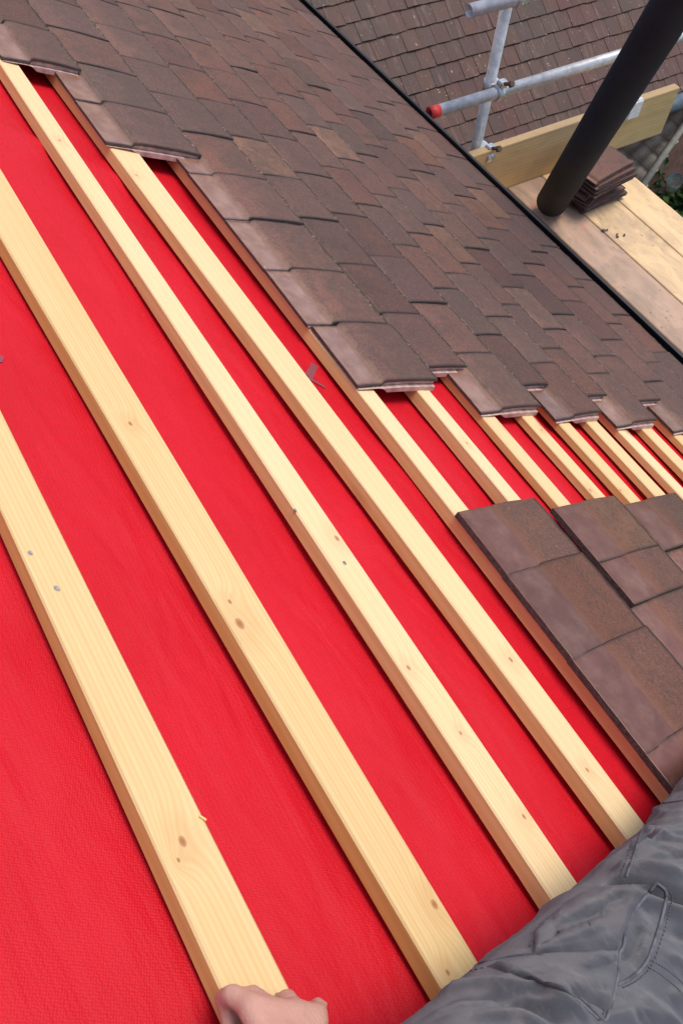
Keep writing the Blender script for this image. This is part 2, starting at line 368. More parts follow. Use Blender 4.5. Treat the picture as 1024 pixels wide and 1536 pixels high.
def batten(k, l0, l1, r0, r1, TH=.034):   # l/r: v of left and right edges at u=0 and u=-1
    mid = (l0+r0)/2; org = (0, mid)
    o = empty('roof_batten', W(0, mid, 0), ROOF)
    uu = [-5.5+.11*i for i in range(64)]
    bm = bmesh.new(); rings = []
    c = .0028
    for u in uu:
        t = -u
        a = l0+(l1-l0)*t-mid + noise.noise(Vector((u*.9, k*7.1, 0)))*.004; b = r0+(r1-r0)*t-mid + noise.noise(Vector((u*.9, k*7.1+3, 9)))*.004
        z = noise.noise(Vector((u*.8, k*3.3, 5)))*.003
        rings.append([bm.verts.new(Vector((u, y, zz))*S) for y, zz in ((a, -TH+z), (a, -c+z), (a+c, z), (b-c, z), (b, -c+z), (b, -TH+z))])
    for A, B in zip(rings, rings[1:]):
        for i in range(6): bm.faces.new((A[i], A[(i+1) % 6], B[(i+1) % 6], B[i]))
    bm.faces.new(rings[0]); bm.faces.new(rings[-1])
    for f_ in bm.faces:
        if len(f_.verts) == 4 and all(min(abs(q_.co.z-z_*S) for z_ in (-TH, -c)) < .0035 for q_ in f_.verts) and f_.calc_center_median().z < -.3*TH*S: f_.material_index = 1
    mesh_obj('wood_strip', bm, None, o, mats=[mat_batten(k, org, 0), M['bounce_tint']])
    lab = BLAB.get(k, 'narrow looking pine batten between tiled areas, %s counted from the lower left' % ORD[min(k, 15)] if k <= 12 else 'pine batten hidden far down the slope under tiles, %s from the lower left' % ORD[min(k, 20)])
    tag(o, lab, 'batten', 'pine battens nailed in rows across the red underlay')
    return o, org
M['bounce_tint'] = mat_wood('pine_bounce_tint', (), base=((.78, .585, .215), (.64, .43, .125)), seed=2.2)  # same pine; golden side light painted into the colour against the red bounce
batt = {}
for k in range(1, 13):
    (la, lb), (ra, rb) = BT[k]
    L = [onroof(*la), onroof(*lb)]; Rr = [onroof(*ra), onroof(*rb)]
    if k <= 4:
        def fit(P):
            s = (P[1][1]-P[0][1])/(P[1][0]-P[0][0]); s = max(-.02, min(.02, s)); vm = (P[0][1]+P[1][1])/2; um = (P[0][0]+P[1][0])/2
            return vm-s*um, vm-s*um-s
        l0, l1 = fit(L); r0, r1 = fit(Rr)
    else:
        l0 = l1 = (L[0][1]+L[1][1])/2; r0 = r1 = (Rr[0][1]+Rr[1][1])/2
    batt[k] = batten(k, l0, l1, r0, r1, .034 if k < 7 else .0225); vl[k] = (l0, l1)
for k, v0 in ((13, 2.76), (14, 2.92), (15, 3.049)):
    batt[k] = batten(k, v0, v0, v0+.06, v0+.06, .0225); vl[k] = (v0, v0)
bm = bmesh.new(); box(bm, -.004, .004, -.0012, .0012, 0, .0012); bmesh.ops.bevel(bm, geom=bm.edges[:], offset=.0004, segments=1, affect='EDGES')
o_ = mesh_obj('wood_chip', bm, M['bounce_tint']); u_, v_ = onroof(307, 1226, .001); o_.matrix_world = Matrix.Translation(W(u_, v_-.003, .001)) @ ROOF @ Matrix.Rotation(.6, 4, 'Z')
tag(o_, 'tiny pale wood splinter on the edge of the nearest batten', 'splinter')
for k, v0 in ((18, .10), (19, -.17), (20, -.44)):
    o_, g_ = batten(k, v0, v0, v0+.075, v0+.075)
    o_['label'] = 'pine batten upslope of the hand, %s beyond the nearest batten' % ORD[k-17]
def nail(k, px, py, ang, sc_=1.0):
    o, org = batt[k]; u, v = onroof(px, py, .002)
    bm = bmesh.new(); 
    bmesh.ops.create_cone(bm, cap_ends=True, segments=20, radius1=.0044*sc_, radius2=.0036*sc_, depth=.0016)
    bmesh.ops.create_cone(bm, cap_ends=True, segments=20, radius1=.0024*sc_, radius2=.0020*sc_, depth=.003)
    nb = mesh_obj('nail_head', bm, M['rust'] if False else M['nail'], o)
    nb.location = ((u-org[0])*S, (v-org[1])*S, .0009); nb.rotation_euler = (.18, .05, ang); nb.scale = (1, .72, 1)
nail(1, 86, 882, .3); nail(1, 46, 829, .2, .85); nail(3, 517, 844, 0, .9); nail(3, 443, 765, 0, .7)

# ------------------------------------------------------------------ roof tiles
TW = .228; TT = .021
def tile_mesh(seed, L=.25, width=TW, strip=.08, patch=False, damaged=0, mat=None, end=False, TH_=.0185):
    rs = random.Random(seed); bm = bmesh.new(); off = rs.random()*50
    TH0 = .0085 if not patch else .0150             # thin rebated head that the upper tile laps
    fl = bm.verts.layers.float.new('ty')
    xs = [-width+.0012+(width-.0020)*i/12 for i in range(13)]
    xs = sorted(xs+[xs[0]+.003, xs[-1]-.003]); nxs = len(xs)-1
    ys = sorted(set([L*j/18 for j in range(19)]+[strip-.004, strip, strip+.005, .008, L-.0035, .003]))
    def sag(y): return .0030*max(0, (y/L-.55)/.45)**2
    def top(x, y):
        t = max(0, min(1, (y-strip)/.007)); t = t*t*(3-2*t)
        z = TH0+(TH_-TH0)*t + .0020*math.sin(math.pi*min(1, y/L)) - sag(y)
        z += noise.noise(Vector((x*14+off, y*14, 0)))*.0012 + noise.noise(Vector((x*60+off, y*60, 0)))*.0004
        if strip > .03 and .006 > y: z += .0012
        return z
    def bot(y): return .0006 + .0012*math.sin(math.pi*y/L) - sag(y)*.9
    def tail(x):
        j = noise.noise(Vector((x*28+off, 2.2, off)))*.0038+noise.noise(Vector((x*90+off, 7, off)))*.0030
        if damaged: j -= max(0, noise.noise(Vector((x*22+off, 9, 1)))-.1)*.028*damaged
        return j
    def pt(x, y, z):
        t = max(0, (y/L-.80)/.2); xe = 0
        if x in (xs[0], xs[-1]): xe = noise.noise(Vector((y*18, off, x)))*.0010
        return Vector((x+xe, y+(tail(x)-.0012*math.pow(abs(x/width*2+1), 6))*t, z))*S
    T = [[bm.verts.new(pt(x, y, top(x, y)-(.0012 if (i in (0, nxs)) else 0)-(.0006 if j in (0, len(ys)-1) else 0))) for j, y in enumerate(ys)] for i, x in enumerate(xs)]
    Bt = [[bm.verts.new(pt(x, y, (top(x, y)-.0075 if i >= nxs-2 and y > strip else bot(y)))) for j, y in enumerate(ys)] for i, x in enumerate(xs)]
    for A in (T, Bt):
        for row in A:
            for j, v_ in enumerate(row): v_[fl] = (L-ys[j])*S
    for i in range(nxs):
        for j in range(len(ys)-1):
            f = bm.faces.new((T[i][j], T[i+1][j], T[i+1][j+1], T[i][j+1])); f.smooth = True
            bm.faces.new((Bt[i][j], Bt[i][j+1], Bt[i+1][j+1], Bt[i+1][j])).material_index = 1
    for j in range(len(ys)-1):
        for i, s_ in ((0, 1), (nxs, -1)):
            a = (T[i][j], T[i][j+1], Bt[i][j+1], Bt[i][j]); bm.faces.new(a if s_ == 1 else a[::-1]).material_index = 2
    for i in range(nxs):
        for j, s_ in ((0, -1), (len(ys)-1, 1)):
            a = (T[i][j], T[i+1][j], Bt[i+1][j], Bt[i][j]); bm.faces.new(a if s_ == -1 else a[::-1]).material_index = 2
    # interlocking ribs of bare clay under the +x edge; they hang lower on the open end of a row
    drop = .0150 if end else 0
    for (x0, x1, za, zb, y0) in ((-.030, .0060 if end else .0006, -.0002-drop, .0050-drop*.35, .003), (-.018, -.0060, .0050-drop*.35, .0100, .006)):
        rg = []
        for k in range(17):
            y = y0+(L-.006-y0)*k/16; q = max(0, min(1, (y-strip-.004)/.02)); e = bot(y)
            jx = noise.noise(Vector((y*70+off, 3, za*90)))*.0012
            z0 = max(za, -.0002) if za < -.001 else za
            z0 = z0+(za-z0)*q; z1 = min(zb, TH0-.001)+(zb-min(zb, TH0-.001))*q
            rg.append([bm.verts.new(Vector((x, y, z+e))*S) for x, z in ((x0, z0), (x1+jx-.002, z0), (x1+jx, z0+.0015), (x1+jx-.001, z1), (x0, z1))])
        for A, B in zip(rg, rg[1:]):
            for i in range(5): f = bm.faces.new((A[i], A[(i+1) % 5], B[(i+1) % 5], B[i])); f.material_index = 1
        bm.faces.new(rg[0]).material_index = 2; bm.faces.new(rg[-1]).material_index = 1
    me = bpy.data.meshes.new('roof_tile')
    bmesh.ops.recalc_face_normals(bm, faces=bm.faces); bm.to_mesh(me); bm.free()
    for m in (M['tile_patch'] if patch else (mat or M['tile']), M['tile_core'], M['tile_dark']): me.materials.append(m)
    return me
patch_meshes = [tile_mesh(40+s, L=.29, strip=.118, patch=True, TH_=.020) for s in range(4)]
half_mesh = tile_mesh(77, L=.285, width=.128, strip=.10, patch=True)
a_mesh = tile_mesh(79, L=.285, width=.178, strip=.118, patch=True)
c_mesh = tile_mesh(80, L=.29, width=.164, strip=.118, patch=True)
cut_mesh = tile_mesh(78, L=.29, width=.190, strip=.118, patch=True)
stack_meshes = [tile_mesh(60+s, L=.33, width=.235, strip=.02, damaged=1, mat=M['tile_stack']) for s in range(3)]
NT = 0
def put_tile(me, u, v, w, tilt, label, group, yaw=0, roll=0):
    global NT
    o = bpy.data.objects.new('roof_tile', me); link(o)
    o.matrix_world = Matrix.Translation(W(u, v, w)) @ ROOF @ Matrix.Rotation(yaw, 4, 'Z') @ Matrix.Rotation(tilt, 4, 'X') @ Matrix.Rotation(roll, 4, 'Y')
    tag(o, label, 'roof tile', group); NT += 1
    return o
rt = random.Random(11)
heads = [(-1, 1.075), (0, 1.232), (1, 1.459)]+[(k, vl[k+4][0]-.014) for k in range(2, 12)]
heads = dict(heads)
row_mesh = {}
ends = {-1: -2.487, 0: -2.10, 1: -1.105, 2: -1.155, 3: -.992, 4: -1.08, 5: -.948, 6: -1.025, 7: -.905, 8: -.997, 9: -.863, 10: -.965, 11: -.80}
heads[11] = 3.035
for c in range(-1, 12):
    v0 = heads[c]; nxt = heads.get(c+1, v0+.16)
    gap = nxt-v0; tilt = math.asin(.0100/gap); LR = gap+.078
    row_mesh[c] = ([tile_mesh(100+c*7, L=LR, end=True, TH_=.0200, mat=M['tile'])], [tile_mesh(200+c*7+i, L=LR, strip=.079, mat=M['tile'], damaged=(i % 3 == 2)*1.2) for i in range(5)])
    k = 0
    while True:
        u = ends[c]-k*TW
        if u < -5.4: break
        P = project(W(u-TW/2, v0+.13, .04))
        vis = P and -150 < P[0] < 1150 and -130 < P[1] < 1650
        if vis:
            if c == -1: rowname = 'highest laid row at the upper left corner'
            elif c == 0: rowname = 'second laid row from the upper left corner'
            elif c == 1: rowname = 'long stepped-out row edging the red underlay'
            else: rowname = '%s row downslope from the long edge row' % ORD[c-1]
            if k == 0: lab = 'brown end tile with exposed pink side lock, ' + rowname
            else: lab = 'weathered brown tile, %s from the open end, %s' % (ORD[k+1] if k+1 < len(ORD) else 'far', rowname)
            dv = rt.uniform(-.004, .004); lift = 0
            ya = rt.uniform(-.010, .010)
            if rt.random() < .20: lift = rt.uniform(.01, .04); ya *= 2.0
            put_tile(row_mesh[c][0][0] if k == 0 else row_mesh[c][1][rt.randrange(5)], u+rt.uniform(-.002, .002), v0+dv+.004*math.sin(u*1.3+c), .0005+rt.uniform(0, .001), tilt+lift*.6, lab, 'laid brown tiles in overlapping rows', ya, rt.uniform(-.006, .006))
        elif P is None or P[1] < -130 or P[0] < -150: break
        k += 1
        if k > 24: break
# the small patch at the lower right
PG = 'brown tiles of the small patch at right'
pt_ = [
 (cut_mesh, -.497, 1.454, .02, 'purple-brown tile at the far top corner of the small right-hand patch', 0),
 (patch_meshes[0], -.283, 1.451, .03, 'second tile of the patch edge, glossy purple strip with faint scratch', 0),
 (patch_meshes[1], -.066, 1.448, .05, 'third tile of the patch edge, broad shiny strip with orange ridge', 0),
 (patch_meshes[2], .150, 1.447, .06, 'patch tile running under the grey trouser knee', 0),
 (a_mesh, -.474, 1.785, .03, 'loose upper tile beside the red slit in the patch', -.008),
 (half_mesh, -.348, 1.783, .03, 'narrow half tile below the loose tile, at the foot of the red slit', -.004),
 (patch_meshes[1], -.120, 1.712, .03, 'dark mossy patch tile tucked below the shiny edge tiles', 0),
 (patch_meshes[0], .108, 1.712, .03, 'patch tile right of the dark mossy tile at the frame edge', 0),
 (c_mesh, -.456, 2.085, .03, 'far right patch tile in the third row beside the frame edge', .004),
 (patch_meshes[3], -.226, 2.085, .03, 'second tile of the third patch row, cut by the frame edge', 0)]
for me, u, v0, tl, lab, yaw in pt_:
    put_tile(me, u, v0, .001, tl, lab, PG, yaw)

# ------------------------------------------------------------------ scaffold platform
PZ = -2.15
bd = [3.36, 3.645, 3.897, 4.162, 4.405]
blab = ['clean pale scaffold board right beside the black gutter', 'wide dirty scaffold board with pink and grey stains under the black pipe', 'yellowish scaffold board in the middle of the platform, carrying the tile stack', 'outermost clean scaffold board beside the garden']
for k in range(4):
    y0, y1 = bd[k]+.003, bd[k+1]-.003
    o = empty('scaffold_board', G(-1.2, (y0+y1)/2, PZ))
    bm = bmesh.new(); hw = (y1-y0)/2
    vs = box(bm, -1.83*S, 2.6*S, -hw*S, hw*S, -.05*S, 0)
    bmesh.ops.bevel(bm, geom=bm.edges[:], offset=.003, segments=1, affect='EDGES')
    dirt = (.3, 1.1, .7, .5)[k]
    base = (((.74, .52, .26), (.60, .38, .16)), ((.50, .335, .235), (.40, .24, .15)), ((.74, .52, .26), (.58, .37, .17)), ((.76, .54, .27), (.62, .40, .18)))[k]
    mesh_obj('plank', bm, mat_wood('scaffold_board_wood_%d' % k, (), base=base, dirt=dirt, seed=k*5.1), o)
    tag(o, blab[k], 'scaffold board', 'boards of the scaffold platform')
bm = bmesh.new(); 
for x in (-2.7, -1.2, .3, 1.2): tube(bm, [G(x, 3.2, PZ-.09), G(x, 4.6, PZ-.09)], .032*S, 16, hollow=.85)
# each cross tube its own object
bm.free()
for i, x in enumerate((-2.7, -1.2, .3, 1.2)):
    bm = bmesh.new(); tube(bm, [G(0, -.9, 0), G(0, .45, 0)], .032*S, 16, hollow=.85)
    o = mesh_obj('support_tube', bm, M['galv']); o.location = G(x, 3.9, PZ-.083)
    tag(o, 'galvanised cross tube carrying the scaffold boards, %s from the toe board' % ORD[i+1], 'scaffold tube', 'cross tubes under the scaffold boards')
# toe board across the end
o = empty('toe_board', G(-3.02, 4.05, PZ))
bm = bmesh.new(); box(bm, -.05*S, 0, -.78*S, .80*S, 0, .30*S); bmesh.ops.bevel(bm, geom=bm.edges[:], offset=.003, segments=1, affect='EDGES')
for vv in bm.verts: vv.co = Vector((vv.co.y, -vv.co.x, vv.co.z))
pl = mesh_obj('plank', bm, mat_wood('toe_board_wood', (), base=((.74, .53, .27), (.56, .36, .16)), dirt=.35, seed=9.0), o); pl.rotation_euler = (0, 0, R_(90))
tag(o, 'upright yellow plywood-coloured toe board closing the far end of the scaffold platform', 'toe board')
# tubes
def pole(name, a, b, label, cat='scaffold tube', r=.0285, group='galvanised scaffold tubes'):
    a, b = G(*a), G(*b); o = empty(name, a); bm = bmesh.new(); tube(bm, [Vector((0, 0, 0)), b-a], r*S, 28, hollow=.86)
    mesh_obj('steel_tube', bm, M['galv'], o); tag(o, label, cat, group); return o
PXp, PYp = -3.120, 3.425
pole('scaffold_standard', (PXp, PYp, GZ), (PXp, PYp, -.4), 'upright galvanised scaffold tube rising behind the toe board')
led = pole('scaffold_ledger', (-3.052, 3.005, -1.535), (-3.052, 6.6, -1.535), 'horizontal galvanised guard rail tube with a red painted open end')
bm = bmesh.new(); tube(bm, [Vector((0, -.002, 0)), Vector((0, .055*S, 0))], .0302*S, 28, hollow=.80); mesh_obj('red_end', bm, M['red_cap'], led)
pole('scaffold_ledger', (-3.050, 3.135, -1.075), (-3.050, 6.6, -1.075), 'upper horizontal scaffold tube at the very top edge of the picture', r=.030)
pole('scaffold_standard', (-3.12, 6.3, GZ), (-3.12, 6.3, -.4), 'far galvanised scaffold upright supporting the ends of the guard rails')
def coupler(x, y, z, label, s=1.0):
    o = empty('scaffold_coupler', G(x, y, z))
    bm = bmesh.new(); tube(bm, [Vector((0, -.028*S*s, 0)), Vector((0, .028*S*s, 0))], .040*S, 20); 
    mesh_obj('clamp_band', bm, M['galv_bright'], o).location = G(.034, 0, 0)
    bm = bmesh.new(); tube(bm, [Vector((0, 0, -.026*S)), Vector((0, 0, .026*S))], .040*S, 20)
    mesh_obj('clamp_band', bm, M['galv_bright'], o).location = G(-.034, 0, 0)
    bm = bmesh.new(); tube(bm, [G(.03, .0, .04), G(.10, .012, .075)], .009*S, 10); tube(bm, [G(.088, .010, .067), G(.105, .013, .078)], .017*S, 6)
    mesh_obj('clamp_bolt', bm, M['rust'], o)
    bm = bmesh.new(); box(bm, .018*S, .060*S, -.020*S, .030*S, .028*S, .062*S); bmesh.ops.bevel(bm, geom=bm.edges[:], offset=.004, segments=2, affect='EDGES')
    mesh_obj('clamp_lug', bm, M['galv_bright'], o)
    tag(o, label, 'scaffold clamp', 'scaffold couplers')
coupler(-3.086, PYp+.01, -1.535, 'steel coupler joining the upright tube to the red-ended guard rail')
coupler(-3.086, PYp, -1.075, 'steel coupler at the top edge joining upright and upper rail')
coupler(-3.086, PYp+.03, -1.90, 'pale steel clamp at the foot of the upright on the toe board end')
# white clamp over the toe board behind the pipe
o = empty('board_clip', G(-3.02, 4.50, PZ+.30)); bm = bmesh.new(); box(bm, -.055*S, .016*S, -.05*S, .05*S, -.10*S, .014*S); bmesh.ops.bevel(bm, geom=bm.edges[:], offset=.006, segments=2, affect='EDGES')
mesh_obj('clip_body', bm, M['white_tape'], o); tag(o, 'white clip gripping the toe board just right of the black pipe', 'clip')
# black pipe
def at_depth0(px, py, z): r = ray(px, py); t = (z-CAM.z)/r.z; return CAM+r*t
a = at_depth0(827, 303, -2.075); b = CAM+ray(984, 48)*3.3; b = a+(b-a)*2.1
bm = bmesh.new(); tube(bm, [G(*(a+(b-a)*t)) for t in (0, .25, .5, .75, 1)], .086*S, 40, hollow=.93)
n = N('matt_black_pipe'); v = n.tc.outputs['Object']
M['pipe'] = n.set(col=n.ramp(n.noise(v, 9, 5), [(.3, (.024, .026, .034)), (.7, (.033, .035, .044))]), rough=.85, spec=.12, nrm=n.bump(n.noise(v, 14, 4), .25, .004))
tag(mesh_obj('black_pipe', bm, M['pipe']), 'thick matt black pipe leaning steeply over the scaffold boards', 'pipe')

# stack of loose tiles on the boards
NS = 10
M['stack_core'] = mat_simple('stack_tile_edges', (.10, .050, .042), .8, 0, 90, .45, .6, 200)
for k in range(NS):
    z = PZ+.0012+k*.0245; r2 = random.Random(90+k)
    me = stack_meshes[k % 3]; me.materials[1] = M['stack_core']; o = bpy.data.objects.new('roof_tile', me); link(o)
    yaw = R_(10)+r2.uniform(-.20, .20); 
    cx, cy = -2.63+r2.uniform(-.035, .035), 3.87+r2.uniform(-.03, .03)
    if k == NS-1: cx, cy, yaw = -2.62, 3.86, R_(9)
    o.matrix_world = Matrix.Translation(G(cx+.02, cy, z)) @ Matrix.Rotation(yaw, 4, 'Z')
    tag(o, 'topmost old tile of the stack behind the black pipe' if k == NS-1 else 'loose brown tile in the stack behind the black pipe, %s from the bottom' % ORD[k+1], 'roof tile', 'old tiles stacked on the scaffold')
for k in range(5):
    r2 = random.Random(300+k); s = r2.uniform(.005, .010)
    bm = bmesh.new(); bmesh.ops.create_icosphere(bm, subdivisions=1, radius=s)
    for v_ in bm.verts: v_.co *= r2.uniform(.6, 1.3); v_.co.z *= .5
    o = mesh_obj('tile_crumb', bm, M['tile_dark']); o.location = G(-2.455+r2.uniform(-.02, .07), 3.90+r2.uniform(-.03, .10), PZ+.007)
    tag(o, 'small dark broken tile crumb on the boards beside the stack', 'debris', 'crumbs of broken tile beside the stack')

# ------------------------------------------------------------------ neighbouring roof of plain tiles
PH = R_(36); E0 = Vector((-4.068, 0, -2.812))
nb = empty('neighbour_house', G(-5, 4, GZ))
def nbp(o): o.parent = nb; o.matrix_parent_inverse = nb.matrix_basis.inverted(); return o
n = N('old_plain_tiles'); at = n.n('Attribute', attribute_name='rnd').outputs['Fac']; v = n.tc.outputs['Object']
base = n.ramp(at, [(0, (.088, .042, .034)), (.25, (.066, .038, .033)), (.45, (.100, .044, .035)), (.6, (.078, .050, .034)), (.8, (.105, .050, .037)), (1, (.058, .038, .035))])
rot = n.map(v, (1, 1, 1), rot=(0, -PH, 0))
stv = addv(n, rot, n.math('MULTIPLY', at, 3.0), (0, 1, 0))
st = n.noise(n.map(stv, (5, 38, 1)), 1.0, 4, .7)
base = n.mix(n.ramp(n.noise(v, 2.5, 4), [(.4, 0), (.7, .5)]), base, (.085, .075, .06))
base = n.mix(n.ramp(st, [(.54, 0), (.72, .55)]), base, (.24, .185, .155))
base = n.mix(n.ramp(n.noise(v, 60, 3), [(.66, 0), (.74, .8)]), base, (.46, .44, .41))
base = n.mix(n.ramp(n.noise(v, 28, 3), [(.26, .8), (.34, 0)]), base, (.03, .026, .024))
M['plain'] = n.set(col=n.mix(1.0, base, (.86, .68, .61), 'MULTIPLY'), rough=.7, nrm=n.bump(n.noise(v, 90, 4), .5, .002))
bm = bmesh.new(); lay = bm.loops.layers.float_color.new('rnd') if False else None
dn = Vector((math.cos(PH), 0, -math.sin(PH))); nn_ = Vector((math.sin(PH), 0, math.cos(PH)))
gg, tw = .140, .125; rr = random.Random(5); vals = []
fl = bm.faces.layers.float.new('rnd')
for r in range(46):
    for c in range(-1, 74):
        y0 = .35+c*tw+(tw/2 if r % 2 else 0)
        s1 = .03-r*gg + rr.uniform(-.003, .003); s0 = s1-.19; th = .013
        lift = .013+rr.uniform(-.002, .004)
        P = project((E0+dn*s1+Vector((0, y0, 0)))*S)
        if not P or P[0] < 250 or P[1] < -260: continue
        val = rr.random(); sk = rr.uniform(-.003, .003)
        q = []
        for h in (0, th):
            for (yy, ss, hh) in ((y0+.002, s0, 0), (y0+tw/3, s1+.002, lift), (y0+tw*2/3, s1+.001, lift), (y0+tw-.002, s0, 0)):
                pass
        ya, yb, ym = y0+.0015, y0+tw-.0015, y0+tw/2
        cols = [(ya, 0), (ym, .002+rr.uniform(0, .002)), (yb, 0)]
        g = {}
        for i, (yy, cb) in enumerate(cols):
            for j, (ss, hh) in enumerate(((s0, 0), (s1+sk*(i-1)+rr.uniform(-.0015, .0015), lift))):
                for h in (0, 1):
                    g[i, j, h] = bm.verts.new((E0+dn*ss+nn_*(hh+h*th+cb*j)+Vector((0, yy, 0)))*S)
        for i in (0, 1):
            fs = [bm.faces.new((g[i, 0, 1], g[i, 1, 1], g[i+1, 1, 1], g[i+1, 0, 1])), bm.faces.new((g[i, 1, 0], g[i+1, 1, 0], g[i+1, 1, 1], g[i, 1, 1]))]
            for f in fs: f[fl] = val
        for f in (bm.faces.new((g[0, 0, 0], g[0, 1, 0], g[0, 1, 1], g[0, 0, 1])), bm.faces.new((g[2, 0, 1], g[2, 1, 1], g[2, 1, 0], g[2, 0, 0]))): f[fl] = val
ro = nbp(mesh_obj('tiled_roof', bm, M['plain']))
bm = bmesh.new()
q = [bm.verts.new((E0+dn*a_-nn_*.02+Vector((0, b_, 0)))*S) for a_, b_ in ((.0, -.2), (.0, 8.2), (-6.6, 8.2), (-6.6, -.2))]
q2 = [bm.verts.new(v_.co-nn_*.08*S) for v_ in q]
bm.faces.new(q); bm.faces.new(q2[::-1])
for i in range(4): bm.faces.new((q[i], q2[i], q2[(i+1) % 4], q[(i+1) % 4]))
nbp(mesh_obj('roof_deck', bm, M['deck']))
bm = bmesh.new(); box(bm, (E0.x-5)*S, (E0.x-.25)*S, 0, 8*S, GZ*S, (E0.z+.02)*S); nbp(mesh_obj('wall', bm, M['brick']))
bm = bmesh.new(); tube(bm, [G(E0.x+.07, 0, E0.z-.055), G(E0.x+.07, 8.2, E0.z-.055)], .06*S, 16); nbp(mesh_obj('gutter', bm, mat_simple('grey_gutter', (.09, .12, .15), .5)))
tag(nb, 'neighbouring house with streaked old brown plain tile roof beyond the scaffold', 'house')

# lower outbuilding with grey concrete tiles
sh = empty('garden_outbuilding', G(-4, 7, GZ))
def shp(o): o.parent = sh; o.matrix_parent_inverse = sh.matrix_basis.inverted(); return o
n = N('grey_lichen_tiles'); v = n.tc.outputs['Object']
col = n.ramp(n.noise(v, 9, 6, .7), [(.3, (.42, .38, .28)), (.7, (.62, .58, .46))])
M['grey_tile'] = n.set(col=n.mix(n.ramp(n.noise(v, 40, 4), [(.6, 0), (.75, .6)]), col, (.10, .10, .07)), rough=.85, nrm=n.bump(n.noise(v, 70, 4), .6, .003))
ph2 = R_(38); dd = Vector((0, -math.cos(ph2), -math.sin(ph2))); n2 = Vector((0, -math.sin(ph2), math.cos(ph2)))
O2 = Vector((0, 5.95, -3.55))
bm = bmesh.new()
gs = .135; ws = .125
def xr(s): return -3.80-.30*(-s)*.9   # hip line on the garden side: x grows toward the eave
for r in range(26):
    s1, s0 = -r*gs, -(r+1)*gs-.05; pr = None
    x = xr(s1)-6; xs = []
    while x < xr(s1): xs.append(x); x += ws/6
    for x in xs:
        hh = .008*math.sin((x)/ws*2*math.pi)
        a_ = bm.verts.new((O2+dd*s0+n2*(hh)+Vector((x, 0, 0)))*S); b_ = bm.verts.new((O2+dd*s1+n2*(hh+.028)+Vector((x, 0, 0)))*S); c_ = bm.verts.new((O2+dd*s1+n2*(hh+.012)+Vector((x, 0, 0)))*S)
        if pr:
            bm.faces.new((pr[0], a_, b_, pr[1])).smooth = True; bm.faces.new((pr[1], b_, c_, pr[2]))
        pr = (a_, b_, c_)
shp(mesh_obj('pantile_roof', bm, M['grey_tile']))
bm = bmesh.new(); tube(bm, [(O2+dd*s-n2*0+Vector((xr(s)+.01, 0, .02)))*S for s in (0, -1, -2, -3, -4)], .03*S, 10); shp(mesh_obj('hip_edge', bm, M['grey_tile'], smooth=True))
bm = bmesh.new(); box(bm, -9*S, -4.9*S, 6.6*S, 8.6*S, GZ*S, -3.72*S); shp(mesh_obj('wall', bm, M['brick']))
tag(sh, 'low outbuilding with lichen-grey wavy tile roof past the toe board', 'outbuilding')

# garden plants, pot and clear tumbler at the right edge
n = N('leaf_green'); oi = n.n('ObjectInfo').outputs['Random']; at = n.n('Attribute', attribute_name='rnd').outputs['Fac']
M['leaf'] = n.set(col=n.ramp(at, [(0, (.030, .085, .016)), (.5, (.06, .15, .025)), (1, (.13, .24, .05))]), rough=.5, **{'Subsurface Weight': 0.0})
M['stem'] = mat_simple('green_stem', (.07, .09, .03), .7)
def shrub(x, y, z, r, h, nl, seed, label):
    rs = random.Random(seed); o = empty('garden_shrub', G(x, y, z))
    bm = bmesh.new(); fl = bm.faces.layers.float.new('rnd')
    tips = []
    bs = bmesh.new()
    for k in range(26):
        a = rs.uniform(0, 6.28); rad = r*math.sqrt(rs.random()); tz = h*rs.uniform(.45, 1.0)*(1-.35*(rad/r)**2)
        tip = Vector((math.cos(a)*rad, math.sin(a)*rad, tz)); tips.append(tip)
        tube(bs, [Vector((tip.x*.1, tip.y*.1, 0))*S, (tip*.5+Vector((0, 0, .1)))*S, tip*S], .010*S, 5, r2=.003*S)
    for i in range(nl):
        t = tips[i % len(tips)]; f = rs.uniform(.35, 1.05)
        c = Vector((t.x*f, t.y*f, t.z*f))+Vector((rs.gauss(0, .05), rs.gauss(0, .05), rs.gauss(0, .05)))
        a = rs.uniform(0, 6.28); tl = rs.uniform(-.5, .9); L = rs.uniform(.05, .10); Wd = L*.32
        d = Vector((math.cos(a)*math.cos(tl), math.sin(a)*math.cos(tl), math.sin(tl))); sd_ = d.cross(Vector((0, 0, 1))).normalized(); nn = sd_.cross(d)
        p = [c, c+d*L*.5+sd_*Wd+nn*.008, c+d*L, c+d*L*.5-sd_*Wd+nn*.008]; m_ = c+d*L*.5-nn*.004
        vs = [bm.verts.new(q_*S) for q_ in p]; vm = bm.verts.new(m_*S); val = rs.random()
        for i2 in range(4): bm.faces.new((vs[i2], vs[(i2+1) % 4], vm))[fl] = val
    ob = mesh_obj('foliage', bm, M['leaf'], o); mesh_obj('stems', bs, M['stem'], o)
    tag(o, label, 'shrub', 'garden shrubs below the scaffold')
for i_, (px_, py_, zc, r_, h_, l_) in enumerate(((1000, 288, -4.15, .34, 1.1, 'leafy green shrub just past the outer scaffold board, around the clear tumbler'), (1045, 325, -4.2, .45, 1.0, 'leafy green shrub cut by the right frame edge, lowest of the greenery'),
        (1035, 262, -4.4, .42, .8, 'dark green shrub right behind the terracotta pot'), (1000, 262, -4.25, .35, .75, 'small green shrub against the grey outbuilding hip'))):
    q_ = at_depth0(px_, py_, zc); shrub(q_.x, q_.y, GZ, r_, h_, 2000, i_+1, l_)
